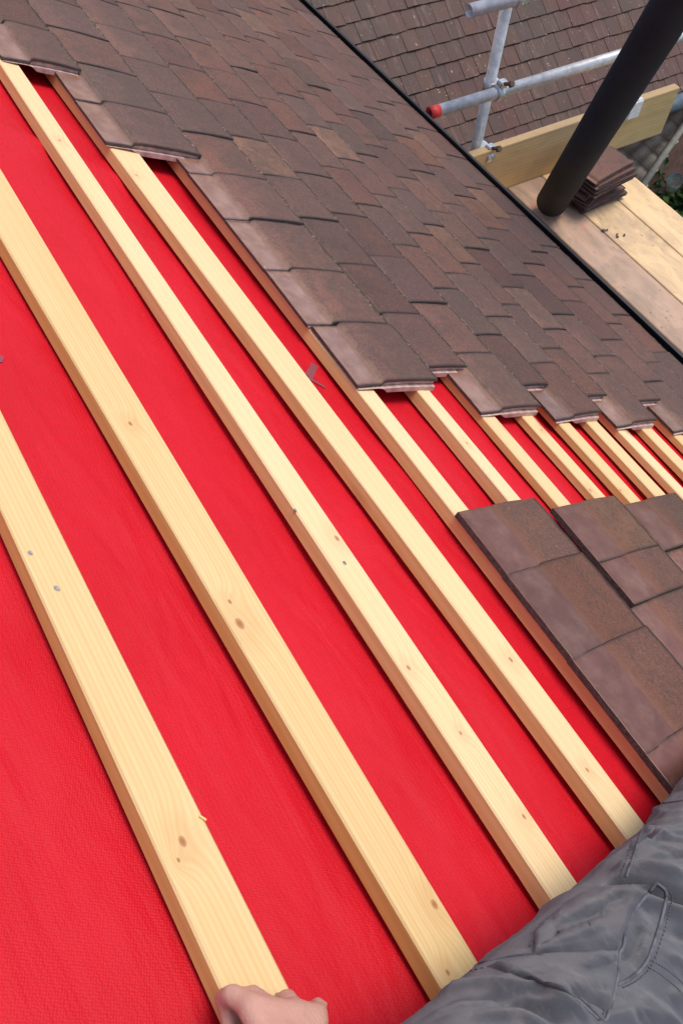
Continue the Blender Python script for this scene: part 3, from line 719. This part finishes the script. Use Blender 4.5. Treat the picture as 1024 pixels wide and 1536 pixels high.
def lathe(bm, prof, seg=28):
    rg = [[bm.verts.new((r*math.cos(k*2*math.pi/seg)*S, r*math.sin(k*2*math.pi/seg)*S, z*S)) for k in range(seg)] for r, z in prof]
    for A, B in zip(rg, rg[1:]):
        for k in range(seg): bm.faces.new((A[k], A[(k+1) % seg], B[(k+1) % seg], B[k])).smooth = True
    bm.faces.new(rg[0])
def at_depth(px, py, z): r = ray(px, py); t = (z-CAM.z)/r.z; return CAM+r*t
Pp = at_depth(1020, 243, -4.42)
bm = bmesh.new(); lathe(bm, [(.11, 0), (.165, .27), (.18, .27), (.185, .32), (.168, .324), (.155, .26)])
n = mesh_obj('terracotta_pot', bm, mat_simple('terracotta', (.40, .16, .09), .8, 0, 20, .25)); n.location = G(Pp.x, Pp.y, GZ+.001); tag(n, 'terracotta plant pot by the grey outbuilding at the frame edge', 'plant pot')
Pg = at_depth(1012, 272, -3.85)
n_ = N('clear_plastic'); M['clear'] = n_.set(col=(.9, .93, .95), rough=.08, **{'Transmission Weight': .85, 'IOR': 1.3})
bm = bmesh.new(); lathe(bm, [(.045, 0), (.07, .17), (.066, .17), (.042, .006)]); n = mesh_obj('plastic_tumbler', bm, M['clear']); n.location = G(Pg.x, Pg.y, -3.92); n.rotation_euler = (.5, .3, 0)
tag(n, 'clear plastic tumbler lying among the green leaves', 'tumbler')

# ------------------------------------------------------------------ seated person
def capsule(bm, a, b, ra, rb, seg=18):
    a, b = Vector(a), Vector(b); ax = (b-a); L = ax.length
    q = Vector((0, 0, 1)).rotation_difference(ax.normalized()) if L > 1e-6 else Matrix.Identity(3).to_quaternion()
    prof = []
    for k in range(7): t = -math.pi/2+math.pi/2*k/6; prof.append((ra*math.cos(t)+1e-5, ra*math.sin(t)))
    for k in range(7): t = math.pi/2*k/6; prof.append((rb*math.cos(t)+1e-5, L+rb*math.sin(t)))
    rg = [[bm.verts.new(a+q @ Vector((r*math.cos(i*2*math.pi/seg), r*math.sin(i*2*math.pi/seg), z))) for i in range(seg)] for r, z in prof]
    for A, B in zip(rg, rg[1:]):
        for i in range(seg): bm.faces.new((A[i], A[(i+1) % seg], B[(i+1) % seg], B[i]))
    bm.faces.new(rg[0][::-1]); bm.faces.new(rg[-1])
def remeshed(bm, voxel, smooth_it=6, sub=0):
    me = bpy.data.meshes.new('tmp'); bm.to_mesh(me); bm.free()
    o = bpy.data.objects.new('tmp', me); link(o)
    m = o.modifiers.new('r', 'REMESH'); m.mode = 'VOXEL'; m.voxel_size = voxel
    m = o.modifiers.new('s', 'SMOOTH'); m.iterations = smooth_it; m.factor = .5
    dg = bpy.context.evaluated_depsgraph_get(); dg.update()
    out = bpy.data.meshes.new_from_object(o.evaluated_get(dg)); bpy.data.objects.remove(o)
    for p in out.polygons: p.use_smooth = True
    return out
def Wm(p): return W(*p)
HIPL, HIPR = (.215, .50, .17), (.56, .44, .16)
KL, KR = (.150, 1.13, .165), (.60, 1.05, .42)
AL, AR = (.045, 1.72, .085), (.62, 1.60, .10)
hc = (Wm(HIPL)+Wm(HIPR))/2
chest = hc+Vector((.06, -.07, .40)); neck = chest+Vector((.01, .01, .17)); head = neck+Vector((.0, .05, .15))
shL, shR = chest+Vector((-.17, .0, .08)), chest+Vector((.17, 0, .08))
# left hand on the nearest batten
mcp = [Wm((*onroof(378, 1512, .070), .070)), Wm((*onroof(410, 1519, .072), .072)), Wm((*onroof(442, 1521, .071), .071)), Wm((*onroof(472, 1526, .066), .066))]
wr = Wm((*onroof(452, 1655, .115), .115)); elb = Wm((.24, .38, .36))
body = bmesh.new()
for h, k, a_ in ((HIPL, KL, AL), (HIPR, KR, AR)):
    capsule(body, Wm(h), Wm(k), .082, .055); capsule(body, Wm(k), Wm(a_), .050, .036)
    ft = Wm(a_)+Vector((-.01 if h is HIPL else .02, .17, -.045)); capsule(body, Wm(a_), ft, .036, .026)
capsule(body, Wm(HIPL), Wm(HIPR), .085, .085); capsule(body, hc, chest, .13, .13); capsule(body, shL, shR, .062, .062); capsule(body, chest, chest+Vector((0, 0, .05)), .14, .12)
capsule(body, neck-Vector((0, 0, .08)), head, .055, .055)
capsule(body, head+Vector((0, 0, .05)), head+Vector((0, .012, -.03)), .090, .072); capsule(body, head+Vector((0, .085, .0)), head+Vector((0, .10, -.012)), .014, .016)
for s in (-1, 1): capsule(body, head+Vector((s*.083, -.005, .0)), head+Vector((s*.088, -.01, .03)), .012, .012)
capsule(body, head+Vector((-.02, .078, -.045)), head+Vector((.02, .078, -.045)), .011, .011)
elR = shR+Vector((.06, .05, -.25)); wrR = Vector((.26, .26, .50)) 
capsule(body, shL, elb, .048, .038); capsule(body, elb, wr, .038, .024); capsule(body, shR, elR, .048, .038); capsule(body, elR, wrR, .037, .024)
def hand(bm, wr, mcps, curl, thumb, rs=(.0098, .0102, .0098, .0088)):
    for i, m_ in enumerate(mcps):
        wq = wr+(mcps[i]-sum(mcps, Vector())/4)*.35
        capsule(bm, wq, m_-(m_-wq)*.1, .0125, .0105, 12)
        capsule(bm, m_-(m_-wq)*.12, m_, .0118, .0122, 12)
        p = m_
        for k, (d, ln) in enumerate(curl[i]):
            q = p+Vector(d).normalized()*ln; capsule(bm, p, q, rs[i]*(1-.06*k), rs[i]*(.94-.06*k), 12); p = q
    for i in range(3):
        capsule(bm, wr+(mcps[i]-wr)*.45, mcps[i+1]-(mcps[i+1]-wr)*.25, .012, .011, 12); capsule(bm, mcps[i]-(mcps[i]-wr)*.03, mcps[i+1]-(mcps[i+1]-wr)*.03, .0128, .0124, 12)
    p = thumb[0]
    for q, r in thumb[1:]: capsule(bm, p, q, r, r*.9, 12); p = q
rf = lambda u, v, w_: (W(u, v, w_)-W(0, 0, 0))
curl = []
for i in range(4):
    sgn = (.15, .05, .0, .10)[i]; ln = (.036, .040, .037, .030)[i]
    a_, b_, c_ = rf(-.62, -.10+.12*i*.6, -.55), rf(-.08, .08, -.9), rf(.75, .06, -.30)
    if i == 3: a_ = rf(-.25, .75, -.60)
    if i == 2: a_ = rf(-.45, .35, -.62)
    curl.append([(a_, ln*.66), (b_, ln*.52), (c_, ln*.5)])
wmid = wr+(mcp[0]-wr)*.30
thumb = [wmid, (wr+(mcp[0]-wr)*.55+rf(0, -.028, -.022), .0135), (mcp[0]+rf(.055, -.030, -.045), .0112), (mcp[0]+rf(.01, -.012, -.060), .0098)]
hand(body, wr, mcp, curl, thumb)
# right hand, raised beside the camera
mr = [wrR+Vector((-.055, .045+.002*i, .03-.02*i)) for i in range(4)]
hand(body, wrR, mr, [[(Vector((-.3, .8, .1)), .032), (Vector((.2, .7, .2)), .022), (Vector((.8, .3, .1)), .018)]]*4, [wrR, (wrR+Vector((-.02, .02, .05)), .013), (wrR+Vector((-.03, .05, .07)), .011)])
bme = remeshed(body, .0042, 4)
n = N('skin'); v = n.tc.outputs['Object']
col = n.ramp(n.noise(v, 16, 5, .6), [(.3, (.50, .26, .195)), (.55, (.56, .315, .24)), (.75, (.60, .29, .235))])
col = n.mix(n.ramp(n.noise(v, 160, 3, .6), [(.66, 0), (.74, .35)]), col, (.42, .17, .12))
wv = n.noise(n.map(v, (90, 240, 240)), 1.0, 3)
M['skin'] = n.set(col=col, rough=.46, spec=.4, **{'Subsurface Weight': .18, 'Subsurface Radius': (.010, .004, .002)}, nrm=n.bump(n.math('ADD', n.noise(v, 420, 4), n.math('MULTIPLY', wv, 1.6)), .45, .0009))
bme.materials.append(M['skin']); bme.name = 'person'
person = link(bpy.data.objects.new('person', bme))
tag(person, 'seated person in grey work trousers resting a bare left hand on the nearest batten', 'person')
# trousers
tr = bmesh.new()
for h, k, a_ in ((HIPL, KL, AL), (HIPR, KR, AR)):
    H, K, A_ = Wm(h), Wm(k), Wm(a_)
    capsule(tr, H, H+(K-H)*.5, .137, .116); capsule(tr, H+(K-H)*.5, K, .116, .098); capsule(tr, K, K+(A_-K)*.45, .094, .084); capsule(tr, K+(A_-K)*.4, A_, .084, .074)
capsule(tr, Wm(HIPL), Wm(HIPR), .118, .118); capsule(tr, hc, hc+Vector((.03, -.035, .14)), .150, .145)
tme = remeshed(tr, .0040, 14)
K0 = Wm(KL); H0 = Wm(HIPL); leg = (K0-H0).normalized(); nrm = Vector((0, sp, cp)); sidev = leg.cross(nrm).normalized()
def ridge(x): return 1-abs(x)*2
tb0 = BVHTree.FromPolygons([v_.co for v_ in tme.vertices], [p.vertices for p in tme.polygons])
FOLDS = [([(905, 1318), (940, 1322), (975, 1330), (1010, 1343), (1060, 1360)], -.016, .0085),
 ([(905, 1338), (950, 1348), (1000, 1366), (1060, 1390)], .007, .012), ([(925, 1300), (975, 1305), (1030, 1320)], .008, .012),
 ([(950, 1280), (985, 1262), (1040, 1250)], .0045, .006), ([(958, 1262), (1000, 1240), (1040, 1232)], -.004, .006), ([(935, 1308), (985, 1288), (1040, 1282)], -.004, .006),
 ([(975, 1215), (1000, 1222), (1040, 1215)], .004, .006), ([(990, 1190), (1020, 1185), (1050, 1175)], -.004, .006),
 ([(660, 1490), (740, 1474), (820, 1488), (890, 1534)], .007, .008), ([(650, 1512), (740, 1496), (800, 1510), (850, 1545)], -.006, .008),
 ([(800, 1425), (850, 1412), (920, 1390)], .0040, .006), ([(810, 1405), (860, 1385), (925, 1362)], -.0035, .006), ([(820, 1392), (870, 1368), (940, 1345)], .0035, .005),
 ([(960, 1490), (1000, 1520), (1030, 1560)], .004, .008), ([(945, 1500), (975, 1540)], -.004, .007), ([(1000, 1430), (1030, 1460), (1060, 1480)], .004, .008),
 ([(700, 1530), (780, 1522), (830, 1545)], .004, .007), ([(1000, 1400), (1040, 1410)], -.005, .008),
 ([(830, 1380), (835, 1400), (815, 1420), (800, 1436)], -.003, .005), ([(700, 1470), (770, 1462), (840, 1470)], .003, .0045), ([(720, 1500), (790, 1500), (850, 1515)], .0035, .005),
 ([(930, 1440), (950, 1425), (962, 1395)], -.004, .005), ([(940, 1340), (965, 1400), (960, 1440)], .003, .005), ([(965, 1238), (1000, 1262), (1040, 1268)], .004, .0045), ([(960, 1248), (990, 1275), (1040, 1290)], -.003, .0045),
 ([(640, 1530), (700, 1512), (760, 1512)], .004, .006), ([(1000, 1500), (1030, 1490)], .004, .006), ([(905, 1530), (960, 1515), (1024, 1540)], .004, .007), ([(870, 1450), (900, 1440), (920, 1435)], .003, .004), ([(850, 1480), (890, 1478), (918, 1476)], .003, .0045)]
from mathutils import kdtree
fold_pts = []
for pts, amp, wd in FOLDS:
    L_ = [pts[0]]
    for a_, b_ in zip(pts, pts[1:]):
        for k in range(1, 13): L_.append((a_[0]+(b_[0]-a_[0])*k/12, a_[1]+(b_[1]-a_[1])*k/12))
    H_ = []
    for i, q_ in enumerate(L_):
        h_, _n, _i, _d = tb0.ray_cast(CAM*S, ray(*q_).normalized())
        if h_ is not None: H_.append((h_, min(1, min(i, len(L_)-1-i)/5+.15)))
    if H_:
        kd = kdtree.KDTree(len(H_))
        for i, (h_, e_) in enumerate(H_): kd.insert(h_, i)
        kd.balance(); fold_pts.append((kd, H_, amp, wd))
tme.calc_loop_triangles()
nor = [v_.normal.copy() for v_ in tme.vertices]
for v_, nr in zip(tme.vertices, nor):
    p = v_.co; d = p-K0; s = d.dot(leg); t = d.dot(sidev); h_ = d.dot(nrm)
    q = Vector((s*7+t*9, s*15-t*3, h_*7)); wq = noise.noise_vector(p*9)*.55
    r1 = noise.noise(q+wq); r2 = noise.noise(Vector((s*34+t*8, t*9, h_*12))+wq*1.5)
    near = math.exp(-(s/.12)**2)
    a = .0050*r1 + .0026*max(0, ridge(r2)-.50)*(.5+1.2*near) + .0010*noise.noise(p*45)
    # crease on the inside of the bent knee
    cr = math.exp(-((s-.015-.25*t)/.012)**2)*max(0, min(1, (h_+.1)*8)); a -= .003*cr
    cr2 = math.exp(-((s+.045-.35*t)/.010)**2); a -= .001*cr2
    for kd, H_, amp, wd in fold_pts:
        c_, i_, d_ = kd.find(p)
        if d_ < wd*2.6: a += 1.15*amp*math.exp(-(d_/(wd*.8))**2)*H_[i_][1]
    v_.co = p+nr*a
n = N('grey_work_trousers'); v = n.tc.outputs['Object']
wv1 = n.n('TexWave', {'Vector': n.map(v, (1, 1, 1), rot=(.3, .5, .8)), 'Scale': 520.0, 'Distortion': 1.0, 'Detail': 2.0}).outputs['Fac']
f1 = n.noise(v, 7, 6, .65); f2 = n.noise(n.map(v, (20, 60, 40)), 1.2, 5, .7)
col = n.ramp(f1, [(.3, (.054, .056, .066)), (.52, (.074, .076, .087)), (.72, (.102, .103, .112))])
col = n.mix(n.ramp(f2, [(.54, 0), (.78, .6)]), col, (.19, .188, .20))
col = n.mix(n.ramp(n.noise(v, 45, 4), [(.6, 0), (.75, .3)]), col, (.20, .165, .14))
hh = n.math('ADD', n.math('MULTIPLY', wv1, .3), n.math('MULTIPLY', n.noise(n.map(v, (30, 80, 50)), 1.0, 4, .55), 1.3))
M['trouser'] = n.set(col=col, rough=.85, spec=.2, nrm=n.bump(hh, .55, .0022), **{'Sheen Weight': .25})
tme.materials.append(M['trouser']); tme.name = 'trousers'
trousers = link(bpy.data.objects.new('trousers', tme), person)
bvh = BVHTree.FromPolygons([v_.co for v_ in tme.vertices], [p.vertices for p in tme.polygons])
def hit(px, py):
    r = ray(px, py).normalized(); h_, nr, i, d = bvh.ray_cast(CAM*S, r)
    return (h_, nr) if h_ is not None else (None, None)
def dens(pts, k=8):            # smooth polyline through image-plane guide points
    out = []
    P_ = [pts[0]]+list(pts)+[pts[-1]]
    for i in range(1, len(P_)-2):
        for j in range(k):
            t = j/k; o_ = []
            for c in (0, 1):
                a, b, c2, d = P_[i-1][c], P_[i][c], P_[i+1][c], P_[i+2][c]
                o_.append(.5*((2*b)+(-a+c2)*t+(2*a-5*b+4*c2-d)*t*t+(-a+3*b-3*c2+d)*t**3))
            out.append(tuple(o_))
    out.append(pts[-1]); return out
n = N('trouser_seam'); v = n.tc.outputs['Object']
M['seam'] = n.set(col=n.ramp(n.noise(v, 90, 4), [(.35, (.060, .062, .078)), (.65, (.135, .133, .145))]), rough=.85, nrm=n.bump(n.noise(v, 300, 3), .6, .001))
def seam(pts, r=.0022, name='seam'):
    bm = bmesh.new(); P_ = []
    for q in dens(pts):
        h_, nr = hit(*q)
        if h_ is not None: P_.append(h_+nr*r*.15)
    if len(P_) > 2: tube(bm, P_, r, 8)
    return mesh_obj(name, bm, M['seam'], trousers, smooth=True)
def stitches(pts, off=(0, 0)):
    bm = bmesh.new(); D = dens([(a+off[0], b+off[1]) for a, b in pts], 14)
    for i in range(0, len(D)-1, 2):
        a, na = hit(*D[i]); b, n_b = hit(*D[i+1])
        if a is None or b is None or (a-b).length > .02: continue
        tube(bm, [a+na*.0004, b+n_b*.0004], .0006, 5)
    return mesh_obj('stitching', bm, M['seam'], trousers)
def patch_on(poly_rows, name, th=.003):   # a cloth panel laid on the trousers; rows of guide points
    bm = bmesh.new(); rows = []
    for row in poly_rows:
        rr_ = []
        for q in dens(row, 10):
            h_, nr = hit(*q)
            rr_.append((h_, nr))
        rows.append(rr_)
    # interpolate between guide rows
    full = []
    for a, b in zip(poly_rows, poly_rows[1:]):
        for k in range(8):
            t = k/8; full.append([(p[0]*(1-t)+q[0]*t, p[1]*(1-t)+q[1]*t) for p, q in zip(dens(a, 10), dens(b, 10))])
    full.append(dens(poly_rows[-1], 10))
    V = []
    nr_, nc_ = len(full), len(full[0])
    for i, row in enumerate(full):
        vr = []
        for j, q in enumerate(row):
            h_, nr = hit(*q)
            if h_ is None: vr.append(None); continue
            e = min(i, j, nr_-1-i, nc_-1-j); lift = th*min(1, .0+e/2) + .0012*noise.noise(h_*55)*min(1, e/3)
            vr.append(bm.verts.new(h_+nr*lift))
        V.append(vr)
    for i in range(nr_-1):
        for j in range(nc_-1):
            f = [V[i][j], V[i][j+1], V[i+1][j+1], V[i+1][j]]
            if all(f) : bm.faces.new(f).smooth = True
    return mesh_obj(name, bm, M['trouser'], trousers)
patch_on([[(722, 1452), (800, 1440), (870, 1424), (905, 1420)], [(790, 1480), (840, 1464), (890, 1446), (924, 1430)], [(845, 1510), (880, 1495), (905, 1470), (926, 1425)]], 'pocket_flap') if False else None
patch_on([[(800, 1400), (850, 1352), (900, 1330), (978, 1326)], [(800, 1424), (850, 1400), (900, 1376), (955, 1362)], [(795, 1440), (850, 1432), (890, 1428), (925, 1424)]], 'cargo_pocket', .004)
patch_on([[(730, 1450), (790, 1436), (850, 1430), (928, 1426)], [(775, 1464), (830, 1458), (880, 1458), (925, 1462)], [(850, 1490), (870, 1500), (895, 1510), (914, 1524)]], 'pocket_flap', .005)
S1 = [(795, 1420), (805, 1400), (820, 1378), (850, 1360), (862, 1350)]
S2 = [(928, 1430), (935, 1418), (938, 1395), (950, 1368), (972, 1340), (984, 1326)]
S3 = [(925, 1478), (945, 1468), (968, 1445), (985, 1400), (996, 1360), (998, 1338), (984, 1325)]
S4 = [(700, 1450), (760, 1436), (820, 1430), (880, 1432), (927, 1427)]
S5 = [(928, 1428), (926, 1460), (918, 1500), (908, 1530), (895, 1522), (870, 1498), (840, 1475), (800, 1462)]
S6 = [(966, 1448), (990, 1462), (1012, 1480), (1030, 1500)]
S7 = [(972, 1190), (970, 1225), (958, 1260), (948, 1290), (938, 1316)]
S8 = [(975, 1205), (1000, 1204), (1030, 1200)]
for s_, r_ in ((S1, .0011), (S2, .0015), (S3, .0014), (S4, .0011), (S5, .0014), (S7, .0013), (S8, .0010)): seam(s_, r_)
for s_, o_ in ((S2, (-9, 0)), (S3, (8, 4)), (S6, (0, 0)), (S6, (8, -8)), (S7, (-9, 0)), (S5, (-8, 0)), (S4, (0, 8))): stitches(s_, o_)
# shirt, boots and hair (behind the camera, seen only from other positions)
st = bmesh.new()
capsule(st, hc+Vector((.02, -.02, .10)), chest, .155, .150); capsule(st, chest, chest+Vector((0, 0, .07)), .155, .125); capsule(st, shL, shR, .078, .078)
capsule(st, shL, elb, .066, .054); capsule(st, elb, elb+(wr-elb)*.55, .053, .042); capsule(st, shR, elR, .066, .054); capsule(st, elR, elR+(wrR-elR)*.7, .053, .040)
sme = remeshed(st, .010, 8); sme.materials.append(mat_simple('navy_jacket', (.03, .035, .05), .85, 0, 12, .3, .5, 60)); link(bpy.data.objects.new('jacket', sme), person)
hr = bmesh.new(); capsule(hr, head+Vector((0, -.02, .07)), head+Vector((0, -.035, -.01)), .092, .080)
hme = remeshed(hr, .006, 2); hme.materials.append(mat_simple('brown_hair', (.05, .03, .02), .7, 0, 80, .4, .8, 200)); link(bpy.data.objects.new('hair', hme), person)
for a_, sx in ((AL, -.01), (AR, .02)):
    bt = bmesh.new(); A_ = Wm(a_); ft = A_+Vector((sx, .17, -.045)); capsule(bt, A_+Vector((0, -.02, .01)), ft, .050, .040); capsule(bt, A_, A_+Vector((0, -.02, .06)), .05, .055)
    m_ = remeshed(bt, .008, 3); m_.materials.append(mat_simple('leather_boot', (.10, .06, .035), .6, 0, 30, .3, .4, 90)); link(bpy.data.objects.new('boot', m_), person)
print('TILES', NT)
